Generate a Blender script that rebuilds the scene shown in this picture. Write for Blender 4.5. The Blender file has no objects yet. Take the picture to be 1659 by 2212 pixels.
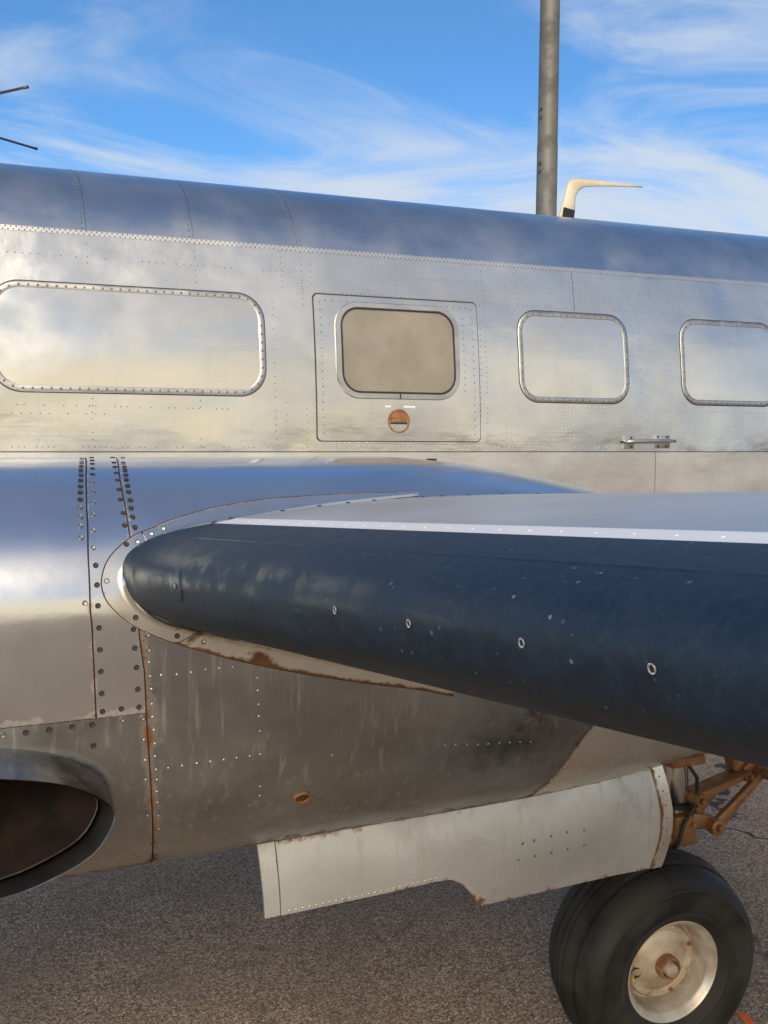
import bpy, math, random
from math import sin, cos, pi, radians, degrees, hypot, copysign, sqrt
from mathutils import Vector, Matrix
random.seed(7)
sc = bpy.context.scene
col = sc.collection

# ------------------------------------------------------------------ camera
ZO = 0.131                                   # the airplane's own datum above the asphalt
cam_d = bpy.data.cameras.new('camera'); cam = bpy.data.objects.new('camera', cam_d); col.objects.link(cam)
cam_d.sensor_fit = 'HORIZONTAL'; cam_d.sensor_width = 36.0; cam_d.lens = 36.0 * 2100 / 1659
cam_d.clip_start = 0.02; cam_d.clip_end = 12000
cam.location = (0, 0, 1.75 + ZO)
cam.rotation_euler = (radians(90) - math.atan(131 / 2100), 0, -radians(24))
sc.camera = cam

# ------------------------------------------------------------------ sky, sun, exposure
SUN_AZ = radians(209)      # compass style: 0 = +Y, clockwise towards +X; low, behind the camera
SUN_EL = radians(30)
sun_dir = Vector((sin(SUN_AZ) * cos(SUN_EL), cos(SUN_AZ) * cos(SUN_EL), sin(SUN_EL)))

class NT:
    def __init__(s, tree): s.t = tree; s.n = tree.nodes; s.l = tree.links
    def node(s, kind, props=None, **ins):
        n = s.n.new(kind)
        for k, v in (props or {}).items(): setattr(n, k, v)
        for k, v in ins.items():
            s.set(n, k, v)
        return n
    def set(s, n, k, v):
        key = k.replace('_', ' ')
        sock = None
        if isinstance(k, str) and k.startswith('i') and k[1:].isdigit(): sock = n.inputs[int(k[1:])]
        else: sock = n.inputs[key]
        if isinstance(v, bpy.types.NodeSocket): s.l.new(v, sock)
        else: sock.default_value = v
    def math(s, op, a, b=0.5, c=None, clamp=False):
        n = s.n.new('ShaderNodeMath'); n.operation = op; n.use_clamp = clamp
        s.set(n, 'i0', a); s.set(n, 'i1', b)
        if c is not None: s.set(n, 'i2', c)
        return n.outputs[0]
    def ramp(s, x, a, b, lo=0.0, hi=1.0):
        n = s.n.new('ShaderNodeMapRange'); n.interpolation_type = 'SMOOTHSTEP'
        s.set(n, 'i0', x); s.set(n, 'i1', a); s.set(n, 'i2', b); s.set(n, 'i3', lo); s.set(n, 'i4', hi)
        return n.outputs[0]
    def mix(s, f, a, b, kind='MIX'):
        n = s.n.new('ShaderNodeMix'); n.data_type = 'RGBA'; n.blend_type = kind
        s.set(n, 'i0', f); s.set(n, 'i6', a); s.set(n, 'i7', b)
        return n.outputs[2]
    def noise(s, vec, scale, detail=4.0, rough=0.55, dist=0.0):
        n = s.node('ShaderNodeTexNoise', Vector=vec, Scale=scale, Detail=detail, Roughness=rough, Distortion=dist)
        return n.outputs[0]
    def mapping(s, vec, scale=(1, 1, 1), rot=(0, 0, 0), loc=(0, 0, 0)):
        n = s.node('ShaderNodeMapping', Vector=vec, Location=loc, Rotation=rot, Scale=scale)
        return n.outputs[0]

world = bpy.data.worlds.new('World'); sc.world = world; world.use_nodes = True
W = NT(world.node_tree); W.n.clear()
out = W.node('ShaderNodeOutputWorld'); bg = W.node('ShaderNodeBackground')
W.l.new(bg.outputs[0], out.inputs[0])
sky = W.n.new('ShaderNodeTexSky'); sky.sky_type = 'NISHITA'; sky.sun_disc = False
sky.sun_elevation = SUN_EL; sky.sun_rotation = SUN_AZ; sky.air_density = 1.0; sky.dust_density = 0.4; sky.ozone_density = 2.0
tc = W.n.new('ShaderNodeTexCoord')
nrm = W.node('ShaderNodeVectorMath', {'operation': 'NORMALIZE'}, i0=tc.outputs['Generated']).outputs[0]
sep = W.node('ShaderNodeSeparateXYZ', i0=nrm)
zz = W.math('MAXIMUM', sep.outputs[2], 0.0)
den = W.math('ADD', zz, 0.16)
cxy = W.node('ShaderNodeCombineXYZ', i0=W.math('DIVIDE', sep.outputs[0], den), i1=W.math('DIVIDE', sep.outputs[1], den), i2=0.0).outputs[0]
m1 = W.mapping(cxy, (0.75, 1.5, 1), (0, 0, radians(24)), (1.3, 4.9, 0))
wisp = W.noise(m1, 1.45, 9.0, 0.60, 1.3)
m2 = W.mapping(cxy, (1, 1, 1), (0, 0, 0), (0.4, 2.3, 0))
mass = W.noise(m2, 0.75, 3.0, 0.5, 0.3)
dens = W.math('ADD', W.math('MULTIPLY', wisp, 0.62), W.math('MULTIPLY', mass, 0.38))
low = W.ramp(zz, 0.02, 0.55, 0.175, -0.03)                # more veil towards the horizon
gdot0 = W.node('ShaderNodeVectorMath', {'operation': 'DOT_PRODUCT'}, i0=nrm, i1=tuple(Vector((sin(radians(188)) * .985, cos(radians(188)) * .985, .17)))).outputs[1]
cov = W.ramp(W.math('ADD', W.math('ADD', dens, low), W.ramp(gdot0, 0.2, 0.9, 0.0, 0.06)), 0.49, 0.73)
sdot = W.node('ShaderNodeVectorMath', {'operation': 'DOT_PRODUCT'}, i0=nrm, i1=tuple(sun_dir)).outputs[1]
glow = Vector((sin(radians(188)) * .985, cos(radians(188)) * .985, .17))   # the low bright cloud bank on the sun's side
gdot = W.node('ShaderNodeVectorMath', {'operation': 'DOT_PRODUCT'}, i0=nrm, i1=tuple(glow)).outputs[1]
warm = W.ramp(gdot, 0.45, 1.0)
ccol = W.mix(warm, (5.0, 5.5, 6.2, 1), (8.6, 7.2, 4.7, 1))
skyc = W.mix(1.0, sky.outputs[0], (0.54, 0.92, 1.22, 1), 'MULTIPLY')
veil = W.math('MAXIMUM', W.ramp(gdot, 0.18, 0.72, 0.0, 0.45), W.ramp(zz, 0.40, 0.95, 0.0, 0.22))               # thin high cloud, thicker towards the sun
skyv = W.mix(veil, skyc, W.mix(warm, (2.9, 3.1, 3.5, 1), (6.6, 5.6, 3.9, 1)))
fin = W.mix(W.math('MULTIPLY', cov, 0.9), skyv, ccol)
W.l.new(fin, bg.inputs[0]); bg.inputs[1].default_value = 0.095

sun_d = bpy.data.lights.new('sun', 'SUN'); sun = bpy.data.objects.new('sun', sun_d); col.objects.link(sun)
sun_d.energy = 2.3; sun_d.angle = radians(40); sun_d.color = (1.0, 0.83, 0.60)
sun.rotation_euler = sun_dir.to_track_quat('Z', 'Y').to_euler()
sc.view_settings.view_transform = 'Standard'; sc.view_settings.look = 'None'
sc.view_settings.exposure = 0.5; sc.view_settings.gamma = 1.0; sc.view_settings.use_curve_mapping = False
sc.render.engine = 'CYCLES'; sc.cycles.use_denoising = True
sc.cycles.max_bounces = 8; sc.cycles.sample_clamp_indirect = 6.0

# ------------------------------------------------------------------ materials
def mat(name):
    m = bpy.data.materials.new(name); m.use_nodes = True
    t = NT(m.node_tree); b = t.n['Principled BSDF']
    return m, t, b

def metal(name, c1, c2, r1, r2, patch=2.5, wave=0.0012, wave_scale=3.0, brush=0.00006, streak=0.0, streak_c=(.30, .27, .23), rust=False, grime=0.0, spots=0.0, met=1.0, aniso=0.0, pd=4.0, dent=0.0):
    m, t, b = mat(name)
    tcn = t.n.new('ShaderNodeTexCoord'); o = tcn.outputs['Object']
    n1 = t.noise(t.mapping(o, (.7, 1, 1.5)), patch, pd, 0.5, 0.4)
    n1 = t.ramp(n1, 0.30, 0.74)
    base = t.mix(n1, (*c1, 1), (*c2, 1))
    rough = t.ramp(t.noise(t.mapping(o, (1, 1, 1), loc=(4, 2, 7), ), patch * 1.5, pd, 0.52), 0.28, 0.74, r1, r2)
    if streak > 0:                                       # rain runs: noise drawn out along the vertical
        sv = t.noise(t.mapping(o, (60, 60, 2.2)), 1.0, 3, 0.6)
        sv = t.math('MULTIPLY', t.ramp(sv, 0.52, 0.72), streak)
        base = t.mix(sv, base, (*streak_c, 1))
        rough = t.math('ADD', rough, t.math('MULTIPLY', sv, 0.25))
    if grime > 0:
        gv = t.math('MULTIPLY', t.ramp(t.noise(o, 5.0, 8, 0.68, 0.6), 0.48, 0.70), grime)
        base = t.mix(gv, base, (.17, .13, .10, 1)); met = t.math('SUBTRACT', met, t.math('MULTIPLY', gv, 0.55))
        rough = t.math('ADD', rough, t.math('MULTIPLY', gv, 0.3))
    if spots > 0:                                        # pitting
        sp = t.ramp(t.noise(o, 120.0, 3, 0.6), 0.66, 0.74)
        sp = t.math('MULTIPLY', sp, spots)
        base = t.mix(sp, base, (.2, .17, .14, 1)); rough = t.math('ADD', rough, t.math('MULTIPLY', sp, 0.3))
    if rust:
        at = t.n.new('ShaderNodeAttribute'); at.attribute_name = 'rust'
        rn = t.noise(o, 26.0, 7, 0.7, 0.5)
        rr = t.math('ADD', at.outputs['Fac'], t.math('MULTIPLY', t.math('SUBTRACT', rn, 0.5), 2.1))
        rr = t.math('MULTIPLY', t.ramp(rr, 0.12, 0.70), t.ramp(at.outputs['Fac'], 0.0, 0.12))
        rcol = t.mix(t.noise(o, 60, 4), (.105, .042, .018, 1), (.24, .115, .052, 1))
        base = t.mix(rr, base, rcol)
        met = t.math('MULTIPLY', met, t.math('SUBTRACT', 1.0, t.math('MULTIPLY', rr, 0.9)))
        rough = t.math('ADD', rough, t.math('MULTIPLY', rr, 0.45), clamp=True)
        at2 = t.n.new('ShaderNodeAttribute'); at2.attribute_name = 'soot_and_dark'  # dark mask: soot round the exhaust, plain darkening on the side panel
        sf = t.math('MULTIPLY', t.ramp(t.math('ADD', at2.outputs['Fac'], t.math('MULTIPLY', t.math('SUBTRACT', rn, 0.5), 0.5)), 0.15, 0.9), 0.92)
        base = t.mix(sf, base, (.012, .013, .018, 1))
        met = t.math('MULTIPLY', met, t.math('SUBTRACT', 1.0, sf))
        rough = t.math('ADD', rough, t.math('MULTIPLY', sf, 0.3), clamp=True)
    h = t.math('MULTIPLY', t.noise(o, wave_scale, 2.0, 0.45, 0.3), wave)
    if aniso: h = t.math('ADD', h, t.math('MULTIPLY', t.noise(t.mapping(o, (1.6, 1, 7.0)), 1.0, 3.0, 0.5, 0.4), aniso))
    if dent: h = t.math('ADD', h, t.math('MULTIPLY', t.noise(o, 13.0, 3.0, 0.55, 0.5), dent))
    br = t.math('MULTIPLY', t.noise(t.mapping(o, (9, 9, 140)), 1.0, 2, 0.5), brush)
    br2 = t.math('MULTIPLY', t.noise(o, 34, 4, 0.6), brush * 2)
    bump = t.node('ShaderNodeBump', Strength=1.0, Distance=1.0, Height=t.math('ADD', t.math('ADD', h, br), br2))
    t.l.new(bump.outputs[0], b.inputs['Normal'])
    t.set(b, 'Base Color', base); t.set(b, 'Roughness', rough); t.set(b, 'Metallic', met)
    return m

def plain(name, c, rough=0.5, metallic=0.0, var=0.0, scale=20.0, c2=None, bump=0.0, spec=0.5):
    m, t, b = mat(name)
    o = t.n.new('ShaderNodeTexCoord').outputs['Object']
    if c2:
        f = t.ramp(t.noise(o, scale, 6, 0.62, 0.3), 0.38, 0.66)
        t.set(b, 'Base Color', t.mix(f, (*c, 1), (*c2, 1)))
        t.set(b, 'Roughness', t.ramp(f, 0, 1, rough, min(1, rough + 0.15)))
    else:
        t.set(b, 'Base Color', (*c, 1)); t.set(b, 'Roughness', rough)
    if bump:
        bn = t.node('ShaderNodeBump', Strength=1.0, Distance=1.0, Height=t.math('MULTIPLY', t.noise(o, scale * 4, 5, 0.6), bump))
        t.l.new(bn.outputs[0], b.inputs['Normal'])
    b.inputs['Metallic'].default_value = metallic
    b.inputs['Specular IOR Level'].default_value = spec
    return m

AL = (.80, .80, .79)
M = {}
M['fus'] = metal('fuselage_aluminium', (.76, .755, .74), (.62, .62, .615), .15, .32, 2.6, .0085, 3.2, .00012, streak=.04, spots=.4, aniso=.0020, pd=4.0, dent=.0006)
M['fus_low'] = metal('belly_satin_aluminium', (.76, .755, .73), (.58, .575, .56), .24, .44, 2.6, .007, 3.2, .00012, streak=.10, spots=.4, aniso=.002, dent=.0011, met=.72, grime=.10)
M['roof'] = metal('roof_aluminium', (.80, .785, .755), (.68, .67, .65), .22, .38, 2.6, .0020, 2.5, .00006, spots=.2, aniso=.0012, streak=.06)
M['cover'] = metal('window_cover_aluminium', (.82, .80, .76), (.72, .70, .67), .14, .28, 3.0, .0040, 2.8, .00010, streak=.04, aniso=.0016)
M['polish'] = metal('nacelle_polished_aluminium', (.80, .81, .83), (.68, .69, .71), .12, .27, 2.4, .0018, 3.0, .00005, rust=True, met=.95, aniso=.0006, dent=.00035, spots=.3)
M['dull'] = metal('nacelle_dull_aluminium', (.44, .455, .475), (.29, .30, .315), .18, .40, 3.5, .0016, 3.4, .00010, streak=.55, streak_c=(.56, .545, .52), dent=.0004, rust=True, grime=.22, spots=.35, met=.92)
M['fair'] = metal('fairing_aluminium', (.80, .77, .71), (.68, .64, .57), .22, .36, 5.0, .0006, 5, .00006, rust=True, grime=.12, met=.75)
M['door'] = metal('gear_door_aluminium', (.76, .79, .81), (.60, .625, .64), .40, .55, 3.0, .0008, 3, .00012, streak=.35, streak_c=(.46, .43, .38), rust=True, met=.70, grime=.30)
M['wing'] = metal('wing_aluminium', (.70, .69, .665), (.60, .59, .57), .30, .42, 2.0, .0008, 2.5, .00008, spots=.1, met=.7)
M['bright'] = metal('bright_trim_aluminium', (.58, .575, .56), (.44, .435, .42), .32, .50, 9, .0004, 8, .00006)
M['collar'] = metal('collar_aluminium', (.84, .82, .78), (.72, .70, .66), .14, .28, 5, .0005, 5, .00005, rust=True, met=.92)
M['under'] = plain('seam_dirt', (.045, .028, .018), .85, c2=(.13, .055, .022), scale=14)
M['gap'] = plain('dark_seam_gap', (.05, .048, .045), .8)
M['rivet'] = plain('grey_rivet', (.22, .21, .20), .45, .8)
M['rivet_lt'] = plain('bright_rivet', (.62, .60, .57), .45, .9)
M['scr'] = plain('dark_screw', (.022, .019, .018), .65, 0.0)
M['scr2'] = plain('brown_screw_slot', (.050, .038, .032), .65, 0.0)
M['rusty'] = plain('rusty_steel', (.24, .105, .045), .75, .2, c2=(.40, .21, .10), scale=30, bump=.0006)
M['bronze'] = plain('bronze_cad_plated_steel', (.36, .19, .085), .5, .55, c2=(.27, .15, .08), scale=24, bump=.0004)
M['chrome'] = metal('oleo_chrome', (.72, .73, .72), (.62, .63, .62), .16, .26, 6, .0002, 8, .00003)
M['strip'] = plain('pale_edge_sheen', (.86, .87, .88), .35, 0.0, c2=(.78, .79, .82), scale=9)  # bright sky reflection of bare metal, put into a pale base colour
M['cream'] = plain('cream_paint', (.70, .62, .50), .42, c2=(.62, .53, .41), scale=10)
M['black'] = plain('black_tape', (.012, .012, .014), .5)
M['conc'] = plain('weathered_pole_steel', (.20, .20, .185), .6, .3, c2=(.145, .147, .14), scale=5, bump=.0008)
M['antn'] = plain('dull_rod', (.10, .095, .09), .4, .6)
M['orange'] = plain('orange_webbing', (.85, .16, .02), .6, c2=(.70, .11, .015), scale=40, bump=.0006)
M['white'] = plain('worn_white_paint', (.8, .8, .8), .6)
M['blind'] = plain('tan_blind', (.42, .395, .35), .8, c2=(.36, .34, .30), scale=4)
M['yellow'] = plain('yellow_valve', (.55, .42, .06), .5)
M['exhin'] = metal('sooty_exhaust_inside', (.030, .029, .025), (.012, .011, .010), .45, .65, 7, .003, 9, .0002, met=.6)
M['soot_and_dark'] = plain('exhaust_soot', (.007, .005, .0045), .9, 0, c2=(.020, .011, .009), scale=9, spec=.2)
M['exh'] = metal('exhaust_steel', (.36, .35, .34), (.18, .17, .16), .30, .45, 8, .0012, 8, .0001, grime=.6)

def rubber_boot():
    m, t, b = mat('deicing_boot_rubber')
    o = t.n.new('ShaderNodeTexCoord').outputs['Object']
    v = t.node('ShaderNodeTexVoronoi', {'feature': 'F1'}, Vector=o, Scale=95.0, Randomness=1.0)
    rnd = t.node('ShaderNodeSeparateColor', i0=v.outputs['Color'])
    size = t.math('ADD', 0.05, t.math('MULTIPLY', rnd.outputs[2], 0.20))
    dots = t.math('MULTIPLY', t.ramp(t.math('SUBTRACT', v.outputs['Distance'], size), -0.04, 0.06, 1, 0), t.math('GREATER_THAN', rnd.outputs[0], 0.74))
    dots = t.math('MULTIPLY', dots, t.ramp(t.noise(o, 3, 3), 0.42, 0.62))
    dots = t.math('MULTIPLY', dots, t.ramp(rnd.outputs[1], 0.0, 1.0, 0.10, 0.55))
    mott = t.ramp(t.noise(o, 75, 5, 0.7), 0.46, 0.68)
    cloud = t.ramp(t.noise(o, 9, 7, 0.65, 0.6), 0.40, 0.72)
    scr = t.ramp(t.noise(t.mapping(o, (30, 3, 60), (0, 0, radians(8))), 1.0, 3, 0.6), 0.64, 0.74)
    base = t.mix(t.math('MULTIPLY', cloud, 0.6), (.004, .010, .025, 1), (.011, .024, .050, 1))
    base = t.mix(t.math('MULTIPLY', mott, 0.22), base, (.036, .055, .085, 1))
    base = t.mix(t.math('MULTIPLY', scr, 0.10), base, (.10, .115, .135, 1))
    base = t.mix(dots, base, (.26, .30, .35, 1))
    t.set(b, 'Base Color', base)
    t.set(b, 'Roughness', t.ramp(cloud, 0, 1, .56, .70))
    b.inputs['Specular IOR Level'].default_value = .85; b.inputs['Specular Tint'].default_value = (.62, .86, 1, 1)
    h = t.math('ADD', t.math('MULTIPLY', t.noise(o, 22, 5, 0.6), .0005), t.math('MULTIPLY', t.noise(o, 150, 3, 0.6), .00018))
    bn = t.node('ShaderNodeBump', Strength=1.0, Distance=1.0, Height=h)
    t.l.new(bn.outputs[0], b.inputs['Normal'])
    return m
M['boot'] = rubber_boot()

def rubber_tyre():
    m, t, b = mat('tyre_rubber')
    o = t.n.new('ShaderNodeTexCoord').outputs['Object']
    f = t.ramp(t.noise(o, 6, 7, 0.62, 0.4), 0.36, 0.70)
    t.set(b, 'Base Color', t.mix(f, (.010, .010, .010, 1), (.036, .033, .029, 1)))
    t.set(b, 'Roughness', t.ramp(f, 0, 1, .58, .85))
    bn = t.node('ShaderNodeBump', Strength=1.0, Distance=1.0, Height=t.math('MULTIPLY', t.noise(o, 70, 5, 0.65), .0006))
    t.l.new(bn.outputs[0], b.inputs['Normal'])
    return m
M['tyre'] = rubber_tyre()
M['rim'] = metal('wheel_alloy', (.66, .59, .48), (.42, .31, .21), .40, .58, 11, .0006, 18, .00015, grime=.65, spots=.4, met=.35)
M['rimring'] = metal('wheel_flange_alloy', (.72, .68, .60), (.50, .42, .33), .34, .52, 12, .0004, 18, .00015, spots=.6, met=.5, grime=.3)

def asphalt():
    m, t, b = mat('asphalt')
    o = t.n.new('ShaderNodeTexCoord').outputs['Object']
    v = t.node('ShaderNodeTexVoronoi', {'feature': 'F1'}, Vector=o, Scale=140.0)
    cs = t.node('ShaderNodeSeparateColor', i0=v.outputs['Color'])
    v3 = t.node('ShaderNodeTexVoronoi', {'feature': 'F1'}, Vector=t.mapping(o, loc=(.3, .7, 0)), Scale=70.0)
    c3 = t.node('ShaderNodeSeparateColor', i0=v3.outputs['Color'])
    fine = t.noise(o, 210, 3, 0.7)
    sb = t.math('ADD', t.math('MULTIPLY', cs.outputs[0], 0.55), t.math('MULTIPLY', fine, 0.75))
    stone = t.mix(t.ramp(sb, 0.30, 1.05), (.128, .090, .060, 1), (.690, .515, .345, 1))
    stone = t.mix(t.math('GREATER_THAN', cs.outputs[1], 0.975), stone, (.80, .68, .54, 1))
    stone = t.mix(t.math('MULTIPLY', t.math('GREATER_THAN', c3.outputs[2], 0.88), 0.5), stone, (.54, .43, .32, 1))
    gapf = t.ramp(v.outputs['Distance'], 0.34, 0.66)
    base = t.mix(t.math('MULTIPLY', gapf, 0.5), stone, (.070, .052, .040, 1))
    big = t.ramp(t.noise(o, 1.3, 7, 0.62, 0.5), 0.38, 0.66)
    base = t.mix(t.math('MULTIPLY', big, 0.40), base, (.185, .138, .098, 1))
    blot = t.ramp(t.noise(t.mapping(o, loc=(7, 3, 0)), 5.5, 6, 0.6, 0.8), 0.55, 0.72)
    base = t.mix(t.math('MULTIPLY', blot, 0.35), base, (.10, .078, .062, 1))
    dv = t.node('ShaderNodeVectorMath', {'operation': 'ADD'}, i0=o, i1=t.node('ShaderNodeVectorMath', {'operation': 'SCALE'}, i0=t.node('ShaderNodeTexNoise', Vector=o, Scale=2.4, Detail=5.0).outputs[1], Scale=0.45).outputs[0]).outputs[0]
    cr = t.node('ShaderNodeTexVoronoi', {'feature': 'DISTANCE_TO_EDGE'}, Vector=dv, Scale=0.75)
    sx = t.node('ShaderNodeSeparateXYZ', i0=o)
    crm = t.math('MULTIPLY', t.ramp(cr.outputs['Distance'], 0.002, 0.010, 1, 0), t.ramp(sx.outputs[0], 2.2, 3.2))
    base = t.mix(t.math('MULTIPLY', crm, 0.9), base, (.010, .009, .008, 1))
    t.set(b, 'Base Color', base); b.inputs['Roughness'].default_value = 0.85
    h = t.math('SUBTRACT', t.math('MULTIPLY', t.math('SUBTRACT', 1.0, v.outputs['Distance']), .0022), t.math('MULTIPLY', crm, .01))
    h = t.math('ADD', h, t.math('MULTIPLY', cs.outputs[2], .0012))
    bn = t.node('ShaderNodeBump', Strength=1.0, Distance=1.0, Height=h)
    t.l.new(bn.outputs[0], b.inputs['Normal'])
    return m
M['asphalt'] = asphalt()

def glass():
    m, t, b = mat('window_acrylic')
    t.n.remove(b)
    tr = t.node('ShaderNodeBsdfTransparent', Color=(.93, .90, .86, 1)); gl = t.node('ShaderNodeBsdfGlossy', Roughness=.12)
    fr = t.node('ShaderNodeFresnel', IOR=1.49); mx = t.node('ShaderNodeMixShader', i0=fr.outputs[0], i1=tr.outputs[0], i2=gl.outputs[0])
    hz = t.node('ShaderNodeBsdfDiffuse', Color=(.60, .57, .52, 1))
    o = t.n.new('ShaderNodeTexCoord').outputs['Object']
    mh = t.node('ShaderNodeMixShader', i0=t.ramp(t.noise(o, 6, 6, .6), .3, .75, .12, .34), i1=mx.outputs[0], i2=hz.outputs[0])
    t.l.new(mh.outputs[0], t.n['Material Output'].inputs[0])
    return m
M['glass'] = glass()

# ------------------------------------------------------------------ mesh helpers
def mk(name, verts, faces, m, parent=None, smooth=True, attrs=None, fm=None):
    me = bpy.data.meshes.new(name)
    me.from_pydata([tuple(v) for v in verts], [], faces)
    ms = m if isinstance(m, (list, tuple)) else [m]
    for q in ms: me.materials.append(q)
    if fm: me.polygons.foreach_set('material_index', fm)
    if smooth: me.polygons.foreach_set('use_smooth', [True] * len(me.polygons))
    if smooth == 'auto':
        me.set_sharp_from_angle(angle=radians(38))
    for k, v in (attrs or {}).items():
        a = me.attributes.new(k, 'FLOAT', 'POINT'); a.data.foreach_set('value', v)
    me.update()
    o = bpy.data.objects.new(name, me); col.objects.link(o)
    if parent: o.parent = parent
    return o

def empty(name, loc, parent=None):
    o = bpy.data.objects.new(name, None); col.objects.link(o); o.location = loc
    o.empty_display_size = .2
    if parent: o.parent = parent
    return o

def tag(o, label=None, cat=None, group=None, kind=None):
    if label: o['label'] = label
    if cat: o['category'] = cat
    if group: o['group'] = group
    if kind: o['kind'] = kind
    return o

def patch(name, parent, m, P, us, vs, off=.004, depth=.006, side=1, rust=None, soot_and_dark=None, cut=None):
    """A sheet laid on surface P(u,v), proud by off, with a folded edge."""
    nu, nv = len(us), len(vs)
    base = [[Vector(P(u, v)) for v in vs] for u in us]
    V = []; R = []; So = []
    nor = [[None] * nv for _ in range(nu)]
    for i in range(nu):
        for j in range(nv):
            du = base[min(i + 1, nu - 1)][j] - base[max(i - 1, 0)][j]
            dv = base[i][min(j + 1, nv - 1)] - base[i][max(j - 1, 0)]
            n = du.cross(dv)
            n = n.normalized() * side if n.length > 1e-12 else Vector((0, -1, 0))
            nor[i][j] = n
            V.append(base[i][j] + n * off)
            R.append(rust(us[i], vs[j], base[i][j]) if rust else 0.0)
            So.append(soot_and_dark(us[i], vs[j], base[i][j]) if soot_and_dark else 0.0)
    Fc = []
    def q(a, b, c, d): Fc.append((a, b, c, d) if side > 0 else (d, c, b, a))
    for i in range(nu - 1):
        for j in range(nv - 1):
            if cut and cut((base[i][j] + base[i+1][j+1]) / 2): continue
            q(i * nv + j, (i + 1) * nv + j, (i + 1) * nv + j + 1, i * nv + j + 1)
    loop = [(i, 0) for i in range(nu)] + [(nu - 1, j) for j in range(1, nv)] + [(i, nv - 1) for i in range(nu - 2, -1, -1)] + [(0, j) for j in range(nv - 2, 0, -1)]
    k = len(V); L = len(loop)
    for (i, j) in loop:
        V.append(base[i][j] + nor[i][j] * off); V.append(base[i][j] + nor[i][j] * (off - depth))
        R += [R[i * nv + j]] * 2; So += [So[i * nv + j]] * 2
    for a in range(L):
        b = (a + 1) % L
        q(k + 2 * a, k + 2 * a + 1, k + 2 * b + 1, k + 2 * b)
    at = {}
    if rust or soot_and_dark: at = {'rust': R, 'soot_and_dark': So}
    return mk(name, V, Fc, m, parent, True, at)

def loft(rings, closed=True, cap0=False, cap1=False):
    V = []; Fc = []; n = len(rings[0])
    for r in rings: V += [tuple(p) for p in r]
    for i in range(len(rings) - 1):
        for j in range(n if closed else n - 1):
            k = (j + 1) % n
            Fc.append((i * n + j, i * n + k, (i + 1) * n + k, (i + 1) * n + j))
    if cap0: Fc.append(tuple(range(n - 1, -1, -1)))
    if cap1: Fc.append(tuple((len(rings) - 1) * n + j for j in range(n)))
    return V, Fc

def tube(pts, rad, n=12, cap=True):
    """round bar through pts; rad a number or one per point"""
    pts = [Vector(p) for p in pts]; rings = []
    ref = None
    for i, p in enumerate(pts):
        d = (pts[min(i + 1, len(pts) - 1)] - pts[max(i - 1, 0)]).normalized()
        if ref is None: ref = d.orthogonal().normalized()
        ref = (ref - d * ref.dot(d)).normalized(); b = d.cross(ref)
        r = rad[i] if isinstance(rad, (list, tuple)) else rad
        rings.append([p + (ref * cos(2 * pi * k / n) + b * sin(2 * pi * k / n)) * r for k in range(n)])
    return loft(rings, True, cap, cap)

def box(c, s, rot=None, bev=0.0):
    """box with chamfered edges"""
    c = Vector(c); hx, hy, hz = [q / 2 for q in s]
    import bmesh
    bm = bmesh.new(); bmesh.ops.create_cube(bm, size=1.0)
    for v in bm.verts: v.co = Vector((v.co.x * s[0], v.co.y * s[1], v.co.z * s[2]))
    if bev: bmesh.ops.bevel(bm, geom=list(bm.edges), offset=bev, segments=2, affect='EDGES', profile=.5)
    V = []
    for v in bm.verts:
        p = v.co.copy()
        if rot: p = rot @ p
        V.append(p + c)
    bm.verts.index_update()
    Fc = [tuple(v.index for v in f.verts) for f in bm.faces]; bm.free()
    return V, Fc

def join(*parts):
    V = []; Fc = []
    for v, f in parts:
        k = len(V); V += list(v); Fc += [tuple(i + k for i in q) for q in f]
    return V, Fc

def dome(p, n, r, h, k=7):
    p = Vector(p); n = Vector(n).normalized(); a = n.orthogonal().normalized(); b = n.cross(a)
    V = []
    for rr, hh in ((1.0, 0.0), (.72, .68)):
        for i in range(k):
            t = 2 * pi * i / k
            V.append(p + (a * cos(t) + b * sin(t)) * r * rr + n * h * hh)
    V.append(p + n * h)
    Fc = [(i, (i + 1) % k, k + (i + 1) % k, k + i) for i in range(k)] + [(k + i, k + (i + 1) % k, 2 * k) for i in range(k)]
    return V, Fc

def rivets(name, parent, pn, r, m, h=None):
    o = mk(name, *join(*[dome(p, n, r * random.uniform(.88, 1.1), (h or r * .45)) for p, n in pn]), m, parent)
    o['kind'] = 'stuff'
    return o

# one countersunk screw head shared by every screw (local +Z out of the skin)
def screw_mesh(nm, mats, r):
    V = []; Fc = []; fm = []; k = 14
    prof = [(1.0, 0), (1.0, .0010), (.86, .0014), (.62, .0006), (.45, .0004)]
    for rr, z in prof:
        for i in range(k): V.append((rr * r * cos(2 * pi * i / k), rr * r * sin(2 * pi * i / k), z))
    for a in range(len(prof) - 1):
        for i in range(k):
            j = (i + 1) % k; Fc.append((a * k + i, a * k + j, (a + 1) * k + j, (a + 1) * k + i)); fm.append(0 if a < 3 else 1)
    c = (len(prof) - 1) * k; Fc.append(tuple(c + i for i in range(k))); fm.append(1)
    me = bpy.data.meshes.new(nm); me.from_pydata(V, [], Fc)
    for q in mats: me.materials.append(q)
    me.polygons.foreach_set('material_index', fm)
    return me
SCREW = screw_mesh('screw_head', [M['scr'], M['scr2']], .0056)
SCREW_S = screw_mesh('small_screw_head', [M['scr'], M['scr2']], .0042)
SCREW_L = screw_mesh('light_screw_head', [M['rivet'], M['bright']], .0052)
def screw(parent, p, n, me=SCREW, name='screw'):
    o = bpy.data.objects.new(name, me); col.objects.link(o); o.parent = parent
    n = Vector(n).normalized()
    o.matrix_local = Matrix.Translation(Vector(p)) @ n.to_track_quat('Z', 'Y').to_matrix().to_4x4() @ Matrix.Rotation(random.uniform(0, 3), 4, 'Z')
    return o

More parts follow.
